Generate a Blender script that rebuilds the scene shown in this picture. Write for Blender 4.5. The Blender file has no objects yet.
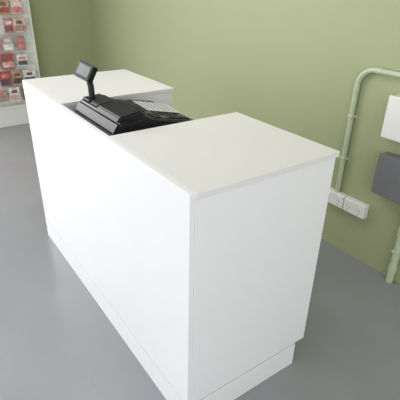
import bpy, bmesh, math, random
from mathutils import Vector, Matrix
random.seed(5)
sc=bpy.context.scene
try:
    sc.view_settings.view_transform='Standard'; sc.view_settings.look='None'
except Exception: pass
col=sc.collection
def srgb(r,g,b):
    f=lambda c:(c/255/12.92) if c/255<=.04045 else ((c/255+.055)/1.055)**2.4
    return (f(r),f(g),f(b),1)
def mat(name,c,rough=.5,noise=0.04,scale=6,spec=.5,metal=0,bump=0):
    m=bpy.data.materials.new(name);m.use_nodes=True;nt=m.node_tree;n=nt.nodes;b=n['Principled BSDF']
    b.inputs['Roughness'].default_value=rough;b.inputs['Metallic'].default_value=metal
    b.inputs['Specular IOR Level'].default_value=spec
    tc=n.new('ShaderNodeTexCoord');nz=n.new('ShaderNodeTexNoise');nz.inputs['Scale'].default_value=scale;nz.inputs['Detail'].default_value=5
    nt.links.new(tc.outputs['Object'],nz.inputs['Vector'])
    r=n.new('ShaderNodeValToRGB')
    r.color_ramp.elements[0].position=.3;r.color_ramp.elements[1].position=.7
    r.color_ramp.elements[0].color=tuple([max(0,x*(1-noise)) for x in c[:3]]+[1]);r.color_ramp.elements[1].color=tuple([min(1,x*(1+noise)) for x in c[:3]]+[1])
    nt.links.new(nz.outputs['Fac'],r.inputs['Fac']);nt.links.new(r.outputs['Color'],b.inputs['Base Color'])
    if bump:
        bp=n.new('ShaderNodeBump');bp.inputs['Strength'].default_value=bump;bp.inputs['Distance'].default_value=.002
        n2=n.new('ShaderNodeTexNoise');n2.inputs['Scale'].default_value=180;nt.links.new(tc.outputs['Object'],n2.inputs['Vector'])
        nt.links.new(n2.outputs['Fac'],bp.inputs['Height']);nt.links.new(bp.outputs['Normal'],b.inputs['Normal'])
    return m
M_wall=mat('green_wall_paint',srgb(164,170,132),.6,.02,1.5,.3,bump=.15)
M_lam=mat('white_laminate',srgb(239,239,241),.35,.01,3)
M_top=mat('white_laminate_top',srgb(230,228,227),.4,.012,3)
M_in=mat('laminate_inner',srgb(220,219,216),.5,.01,3)
M_ceil=mat('ceiling_white',srgb(225,225,222),.8,.01,2)
M_blk=mat('black_plastic',srgb(20,20,23),.42,.1,30,.35,bump=.1)
M_blk2=mat('charcoal_plastic',srgb(40,41,45),.45,.08,30,.4)
M_scr=mat('lcd_grey',srgb(112,118,116),.2,.04,10)
M_key=mat('key_grey',srgb(95,97,99),.5,.03,20)
M_pap=mat('clear_film_paper',srgb(196,199,201),.3,.1,40)
M_ink=mat('ink_grey',srgb(120,122,128),.6,.05,20)
M_wp=mat('white_plastic',srgb(236,236,232),.35,.01,10)
M_gp=mat('grey_metal_box',srgb(118,118,122),.45,.03,10)
M_pipe=mat('painted_conduit',srgb(188,198,168),.35,.02,8)
M_dark=mat('slot_dark',srgb(60,58,58),.6,.02,10)
M_steel=mat('hook_steel',srgb(170,170,170),.3,.02,10,metal=.9)

def addbox(bm,lo,hi,mi=0,M=None,bev=0):
    r=bmesh.ops.create_cube(bm,size=1);vs=r['verts']
    s=[hi[i]-lo[i] for i in range(3)];c=[(hi[i]+lo[i])/2 for i in range(3)]
    for v in vs: v.co=Vector((v.co.x*s[0]+c[0],v.co.y*s[1]+c[1],v.co.z*s[2]+c[2]))
    fs=set(f for v in vs for f in v.link_faces)
    if bev:
        es=list(set(e for f in fs for e in f.edges))
        rr=bmesh.ops.bevel(bm,geom=es,offset=bev,segments=2,affect='EDGES',profile=.6)
        fs=set(rr['faces'])|set(f for f in fs if f.is_valid)
        vs=list(set(v for f in fs for v in f.verts))
        fs=set(f for v in vs for f in v.link_faces)
    for f in fs: f.material_index=mi
    if M is not None:
        for v in vs: v.co=M@v.co
    return vs
def mk(name,bm,mats,parent=None,smooth=False):
    me=bpy.data.meshes.new(name);bm.normal_update();bm.to_mesh(me);bm.free()
    for m in mats: me.materials.append(m)
    if smooth:
        for p in me.polygons:p.use_smooth=True
    o=bpy.data.objects.new(name,me);col.objects.link(o)
    if parent: o.parent=parent
    return o
def box(name,lo,hi,m,parent=None,bev=0):
    bm=bmesh.new();addbox(bm,lo,hi,0,None,bev);return mk(name,bm,[m],parent)
def empty(name,loc=(0,0,0)):
    o=bpy.data.objects.new(name,None);o.empty_display_size=.1;col.objects.link(o);return o
def prism(bm,prof,x0,x1,mi=0,bev=0):
    a=[bm.verts.new((x0,y,z)) for y,z in prof];b=[bm.verts.new((x1,y,z)) for y,z in prof]
    fs=[bm.faces.new(a),bm.faces.new(b[::-1])]
    n=len(prof)
    for i in range(n): fs.append(bm.faces.new([a[i],b[i],b[(i+1)%n],a[(i+1)%n]]))
    for f in fs:f.material_index=mi
    bmesh.ops.recalc_face_normals(bm,faces=fs)
    if bev:
        es=list(set(e for f in fs for e in f.edges))
        rr=bmesh.ops.bevel(bm,geom=es,offset=bev,segments=2,affect='EDGES')
        for f in rr['faces']: f.material_index=mi
def tube(name,pts,r,m,parent=None,res=6):
    cu=bpy.data.curves.new(name+'_c','CURVE');cu.dimensions='3D';sp=cu.splines.new('POLY');sp.points.add(len(pts)-1)
    for i,p in enumerate(pts): sp.points[i].co=(*p,1)
    cu.bevel_depth=r;cu.bevel_resolution=res;cu.use_fill_caps=True
    t=bpy.data.objects.new('tmp',cu);col.objects.link(t)
    dg=bpy.context.evaluated_depsgraph_get();me=bpy.data.meshes.new_from_object(t.evaluated_get(dg))
    me.name=name
    bpy.data.objects.remove(t)
    me.materials.clear();me.materials.append(m)
    for p in me.polygons:p.use_smooth=True
    o=bpy.data.objects.new(name,me);col.objects.link(o)
    if parent:o.parent=parent
    return o

# ---------------- room
WY=1.483;EX=-4.28
box('wall_back',(EX-.1,WY,0),(3.0,WY+.1,2.7),M_wall)
box('wall_left',(EX-.1,-.6,0),(EX,WY,2.7),M_wall)
box('ceiling',(EX-.1,-4.5,2.7),(3.0,WY+.1,2.8),M_ceil)
# floor
mf=bpy.data.materials.new('grey_painted_concrete');mf.use_nodes=True;nt=mf.node_tree;n=nt.nodes;L=nt.links;b=n['Principled BSDF']
tc=n.new('ShaderNodeTexCoord')
nz=n.new('ShaderNodeTexNoise');nz.inputs['Scale'].default_value=1.0;nz.inputs['Detail'].default_value=5;nz.inputs['Distortion'].default_value=1.2
L.new(tc.outputs['Object'],nz.inputs['Vector'])
rp=n.new('ShaderNodeValToRGB');rp.color_ramp.elements[0].position=.3;rp.color_ramp.elements[1].position=.72
rp.color_ramp.elements[0].color=srgb(142,144,148);rp.color_ramp.elements[1].color=srgb(151,152,155)
L.new(nz.outputs['Fac'],rp.inputs['Fac'])
sub=n.new('ShaderNodeVectorMath');sub.operation='DISTANCE';sub.inputs[1].default_value=(-.36,-.10,0)
nd=n.new('ShaderNodeTexNoise');nd.inputs['Scale'].default_value=9;L.new(tc.outputs['Object'],nd.inputs['Vector'])
ad=n.new('ShaderNodeVectorMath');ad.operation='MULTIPLY_ADD';ad.inputs[1].default_value=(.09,.09,0)
L.new(nd.outputs['Color'],ad.inputs[0]);L.new(tc.outputs['Object'],ad.inputs[2]);L.new(ad.outputs[0],sub.inputs[0])
s1=n.new('ShaderNodeMath');s1.operation='SUBTRACT';s1.inputs[1].default_value=.06;L.new(sub.outputs['Value'],s1.inputs[0])
s2=n.new('ShaderNodeMath');s2.operation='ABSOLUTE';L.new(s1.outputs[0],s2.inputs[0])
s3=n.new('ShaderNodeMath');s3.operation='LESS_THAN';s3.inputs[1].default_value=.0016;L.new(s2.outputs[0],s3.inputs[0])
n5=n.new('ShaderNodeTexNoise');n5.inputs['Scale'].default_value=14;L.new(tc.outputs['Object'],n5.inputs['Vector'])
s4=n.new('ShaderNodeMath');s4.operation='MULTIPLY';s4.use_clamp=True;L.new(s3.outputs[0],s4.inputs[0])
s5=n.new('ShaderNodeMapRange');s5.inputs['From Min'].default_value=.45;s5.inputs['From Max'].default_value=.65;s5.inputs['To Max'].default_value=.4;L.new(n5.outputs['Fac'],s5.inputs['Value']);L.new(s5.outputs[0],s4.inputs[1])
mx=n.new('ShaderNodeMixRGB');mx.inputs[2].default_value=srgb(170,110,100);L.new(s4.outputs[0],mx.inputs[0]);L.new(rp.outputs['Color'],mx.inputs[1])
L.new(mx.outputs[0],b.inputs['Base Color'])
r2=n.new('ShaderNodeMapRange');r2.inputs['From Min'].default_value=.3;r2.inputs['From Max'].default_value=.7;r2.inputs['To Min'].default_value=.20;r2.inputs['To Max'].default_value=.28;L.new(nz.outputs['Fac'],r2.inputs['Value']);L.new(r2.outputs[0],b.inputs['Roughness'])
b.inputs['Specular IOR Level'].default_value=.65
box('floor',(-7,-4.5,-.1),(3.0,WY+.1,0),mf)

# ---------------- counter
H=1.0;D=.616;Lc=1.653;A=.557;B=1.074;P=.126;T=.020
C=empty('shop_counter')
box('front_panel',(-Lc,0,P),(-.0015,.018,H),M_lam,C,.0012)
box('end_panel_near',(-.018,.0185,P),(0,D-.004,H-T-.001),M_lam,C,.001)
box('end_panel_far',(-Lc,.0185,P),(-Lc+.018,D-.004,H-T-.001),M_lam,C,.001)
box('inner_panel_near',(-A-.0,.0185,P),(-A+.018,D-.01,H-T-.001),M_lam,C)
box('inner_panel_far',(-B-.018,.0185,P),(-B,D-.01,H-T-.001),M_lam,C)
box('top_near',(-A,.0185,H-T),(.006,D+.006,H+.0005),M_top,C,.0015)
box('top_far',(-Lc-.004,.0185,H-T),(-B,D+.006,H+.0005),M_top,C,.0015)
box('register_shelf',(-B,.0185,.79),(-A,D-.01,.81),M_in,C)
box('bottom_shelf',(-Lc+.018,.0185,P),(-.018,D-.02,P+.018),M_in,C)
box('back_panel_near',(-A+.018,D-.022,P+.02),(-.0185,D-.006,H-T-.001),M_lam,C)
box('back_panel_far',(-Lc+.0185,D-.022,P+.02),(-B-.018,D-.006,H-T-.001),M_lam,C)
bm=bmesh.new()
PT=P-.006
addbox(bm,(-Lc,-.001,0),(0.001,.018,PT),0,None,.0012);addbox(bm,(-.018,.0181,0),(0.001,.562,PT),0,None,.0012)
addbox(bm,(-Lc,.0181,0),(-Lc+.018,.562,PT));addbox(bm,(-Lc+.018,.545,0),(-.018,.562,PT))
addbox(bm,(-Lc+.014,.014,PT-.012),(-.014,.556,P))
mk('plinth',bm,[M_lam],C)

# ---------------- cash register
R=empty('cash_register')
x0,x1=-1.02,-.60
z0=.811
bm=bmesh.new();addbox(bm,(x0,.05,z0),(x1,.49,z0+.075),0,None,.006)
addbox(bm,(x0+.02,.487,z0+.012),(x1-.02,.497,z0+.065),1,None,.003)
addbox(bm,(x0+.17,.495,z0+.03),(x1-.17,.502,z0+.042),1,None,.002)
mk('cash_drawer',bm,[M_blk,M_blk2],R)
bm=bmesh.new()
prism(bm,[(.05,.887),(.05,.98),(.08,1.025),(.19,1.038),(.24,1.008),(.46,.965),(.475,.955),(.475,.887)],x0+.005,x1-.0,0,.009)
mk('register_body',bm,[M_blk],R)
bm=bmesh.new()
prism(bm,[(.075,1.022),(.09,1.042),(.18,1.056),(.2,1.032)],x0+.2,x1-.015,0,.004)
prism(bm,[(.09,1.029),(.10,1.038),(.17,1.047),(.18,1.036)],x0+.03,x0+.18,1,.003)
mk('printer_cover',bm,[M_blk,M_blk2],R)
sl=math.atan2(.965-1.008,.46-.24)
Mk=Matrix.Translation((0,.24,1.008))@Matrix.Rotation(sl,4,'X')
bm=bmesh.new()
addbox(bm,(x0+.03,.012,-.001),(x1-.025,.21,.003),0,Mk,.001)
for i in range(10):
    for j in range(5):
        xx=x0+.04+i*.034;yy=.022+j*.036
        addbox(bm,(xx,yy,.003),(xx+.026,yy+.028,.008),1 if (i*3+j)%7==0 else 2,Mk,.001)
mk('keyboard',bm,[M_blk2,M_key,M_blk],R)
bm=bmesh.new()
Mp=Mk@Matrix.Translation((x0+.18,.12,.0095))@Matrix.Rotation(-.12,4,'Z')
addbox(bm,(-.09,-.065,0),(.10,.10,.002),0,Mp)
for k in range(6):
    addbox(bm,(-.075,-.05+k*.024,.002),(.04+random.random()*.04,-.045+k*.024,.0025),1,Mp)
mk('paper_sheet',bm,[M_pap,M_ink],R)
# customer display
bm=bmesh.new()
addbox(bm,(-.035,-.03,0),(.035,.03,.012),0,Matrix.Translation((-.955,.12,1.03)),.004)
mk('pole_base',bm,[M_blk],R)
tube('pole',[(-.955,.12,1.035),(-.958,.12,1.09),(-.972,.118,1.13)],.0135,M_blk,R)
Mh=Matrix.Translation((-.982,.112,1.148))@Matrix.Rotation(math.radians(14),4,'Z')@Matrix.Rotation(math.radians(-28),4,'X')@Matrix.Rotation(math.radians(8),4,'Y')
bm=bmesh.new()
addbox(bm,(-.055,-.012,-.035),(.055,.014,.037),0,Mh,.004)
addbox(bm,(-.042,-.0135,-.02),(.042,-.0115,.026),1,Mh)
addbox(bm,(-.03,.012,-.022),(.03,.024,.022),0,Mh,.004)
mk('customer_display',bm,[M_blk,M_scr],R)

# ---------------- wall services
Y=WY
cond=empty('wall_conduit')
rr=.0145;yc=Y-rr-.004
pts=[(-.560,yc,.375),(-.560,yc,1.02)]
for k in range(1,9):
    t=math.pi/2*k/8;pts.append((-.560+.095*(1-math.cos(t)),yc,1.02+.095*math.sin(t)))
pts.append((.9,yc,1.115))
tube('pipe_run',pts,rr,M_pipe,cond)
def saddle(cx,cz,vert,parent,r):
    bm=bmesh.new()
    if vert: addbox(bm,(cx-r-.014,Y-.004,cz-.009),(cx+r+.014,Y-.0005,cz+.009));addbox(bm,(cx-r-.002,Y-2*r-.006,cz-.009),(cx+r+.002,Y-.001,cz+.009),0,None,.004)
    else: addbox(bm,(cx-.009,Y-.004,cz-r-.014),(cx+.009,Y-.0005,cz+r+.014));addbox(bm,(cx-.009,Y-2*r-.006,cz-r-.002),(cx+.009,Y-.001,cz+r+.002),0,None,.004)
    mk('saddle',bm,[M_pipe],parent)
saddle(-.560,.60,True,cond,rr);saddle(-.560,.85,True,cond,rr);saddle(.2,1.115,False,cond,rr)
tube('coupling',[(-.560,yc,.985),(-.560,yc,1.02)],rr+.002,M_pipe,cond)
tube('coupling_b',[(-.46,yc,1.115),(-.425,yc,1.115)],rr+.002,M_pipe,cond)

for k,xx in enumerate((-.635,-.485)):
    G=empty('power_outlet' if k==0 else 'power_outlet.001')
    bm=bmesh.new()
    addbox(bm,(xx,Y-.04,.295),(xx+.145,Y-.0005,.380),0,None,.005)
    addbox(bm,(xx+.004,Y-.046,.299),(xx+.141,Y-.038,.376),0,None,.003)
    for q in (0,1):
        cx=xx+.038+q*.07
        addbox(bm,(cx-.006,Y-.050,.354),(cx+.006,Y-.045,.366),0,None,.002)
        for (dx,dz,an) in ((-.009,.012,.5),(.009,.012,-.5),(0,-.008,0)):
            addbox(bm,(-.0012,-.0005,-.004),(.0012,.0005,.004),1,Matrix.Translation((cx+dx,Y-.0462,.325+dz))@Matrix.Rotation(an,4,'Y'))
    mk('socket_plate',bm,[M_wp,M_dark],G)

def cabinet(name,lo,hi,m):
    bm=bmesh.new()
    addbox(bm,lo,(hi[0],Y-.0005,hi[2]),0,None,.006)
    addbox(bm,(lo[0]-.003,lo[1]-.014,lo[2]-.003),(hi[0]+.003,lo[1]+.002,hi[2]+.003),0,None,.006)
    addbox(bm,(hi[0]-.03,lo[1]-.02,(lo[2]+hi[2])/2-.02),(hi[0]-.015,lo[1]-.013,(lo[2]+hi[2])/2+.02),1,None,.002)
    return mk(name,bm,[m,M_dark])
cabinet('alarm_panel_box',(-.33,Y-.055,.81),(-.06,Y,1.02),M_wp)
cabinet('electrical_junction_box',(-.31,Y-.06,.50),(-.04,Y,.72),M_gp)
dp=empty('drain_pipe');r3=.021;y3=Y-r3-.006;xp=-.105
tube('pipe_lower',[(xp,y3,0.001),(xp,y3,.499)],r3,M_pipe,dp)
tube('collar',[(xp,y3,.30),(xp,y3,.36)],r3+.004,M_pipe,dp)
tube('collar_low',[(xp,y3,.07),(xp,y3,.11)],r3+.004,M_pipe,dp)
saddle(xp,.20,True,dp,r3)

# ---------------- product display
PD=empty('product_display_stand')
px=-4.2;y0,y1=-.55,.765
bm=bmesh.new()
addbox(bm,(px-.02,y0,.2),(px,y1,2.2))
z=.24
while z<2.18:
    addbox(bm,(px,y0,z),(px+.012,y1,min(2.2,z+.088)),0);z+=.1
addbox(bm,(px-.025,y1,0.0),(px+.03,y1+.02,2.22));addbox(bm,(px-.025,y0-.02,0.0),(px+.03,y0,2.22));addbox(bm,(px-.025,y0-.02,2.2),(px+.03,y1+.02,2.24))
mk('slatwall_panel',bm,[M_wp],PD)
bm=bmesh.new();addbox(bm,(px-.02,y0,0),(px+.11,y1-.001,.2),0,None,.004);addbox(bm,(px-.02,y0,.2),(px+.12,y1-.001,.215),0,None,.003)
mk('base_plinth',bm,[M_wp],PD)
cols=[(176,88,84),(132,100,88),(218,184,176),(228,220,208),(104,88,86),(196,156,130),(164,142,128),(208,130,134),(238,236,231),(92,84,86),(190,168,170)]
pm=[mat('packet_%d'%i,srgb(*c),.4,.4,30) for i,c in enumerate(cols)]
bm=bmesh.new();hk=bmesh.new()
z=.33
while z<2.1:
    y=y0+.06
    while y<y1-.06:
        w=random.choice((.09,.11,.13));h=random.choice((.12,.14,.155))
        if random.random()>.06:
            main=random.choice((0,1,2,3,4,5,6,7,8,10,2,5,3,8))
            for s in range(3):
                xx=px+.03+s*.018;jy=random.uniform(-.004,.004)
                addbox(bm,(xx,y-w/2+jy,z-h/2),(xx+.008,y+w/2+jy,z+h/2),main if s==2 else 8,None,.002)
                if s==2: addbox(bm,(xx+.008,y-w/2+jy+.008,z-h*.38),(xx+.0095,y+w/2+jy-.008,z-h*.02),random.choice((1,3,4,6,9,2,0,7)));addbox(bm,(xx+.008,y-.03,z+h*.1),(xx+.0095,y+.03,z+h*.32),random.choice((3,8,1,7)))
        addbox(hk,(px+.01,y-.002,z+.065),(px+.10,y+.002,z+.069))
        y+=w+.018
    z+=.175
mk('hanging_packets',bm,pm,PD);mk('display_hooks',hk,[M_steel],PD)

# ---------------- light
w=bpy.data.worlds.new('world');sc.world=w;w.use_nodes=True;bg=w.node_tree.nodes['Background'];bg.inputs[0].default_value=(.93,.95,1,1);bg.inputs[1].default_value=.77
def area(name,loc,target,sx,sy,e,c=(1,1,1)):
    l=bpy.data.lights.new(name,'AREA');l.shape='RECTANGLE';l.size=sx;l.size_y=sy;l.energy=e;l.color=c
    o=bpy.data.objects.new(name,l);col.objects.link(o);o.location=loc
    o.rotation_euler=(Vector(target)-Vector(loc)).to_track_quat('-Z','Y').to_euler();return o
area('shopfront_window_light',(0.2,-4.2,1.5),(0,0,.9),5,2.2,62,(1,.985,.975))
area('side_area_light',(2.9,-.8,1.5),(0,.3,.8),2.6,2,32,(.97,.98,1))  # area light aimed at the counter from the right
area('floor_sheen_light',(-4.35,-1.65,1.45),(-1,-1.3,.6),2.1,2.5,120,(1,1,1))  # unseen area light, added to throw glare across the left floor
area('ceiling_light_panel',(-1.2,.2,2.68),(-1.2,.2,0),1.2,.6,14,(1,.97,.96))
# ---------------- camera
Cp=Vector((0.8598,-0.5842,1.531));f=428.8
ya,pa,ra=[math.radians(a) for a in (144.291,-27.69,1.33)]
d=Vector((math.cos(ya)*math.cos(pa),math.sin(ya)*math.cos(pa),math.sin(pa)))
rt=d.cross(Vector((0,0,1))).normalized();up=rt.cross(d)
a_=math.cos(ra)*rt+math.sin(ra)*up;b_=-math.sin(ra)*rt+math.cos(ra)*up
cd=bpy.data.cameras.new('camera');co=bpy.data.objects.new('camera',cd);col.objects.link(co)
m=Matrix((a_,b_,-d)).transposed().to_4x4();m.translation=Cp;co.matrix_world=m
cd.sensor_width=36;cd.lens=36*f/400;cd.clip_start=.05
sc.camera=co
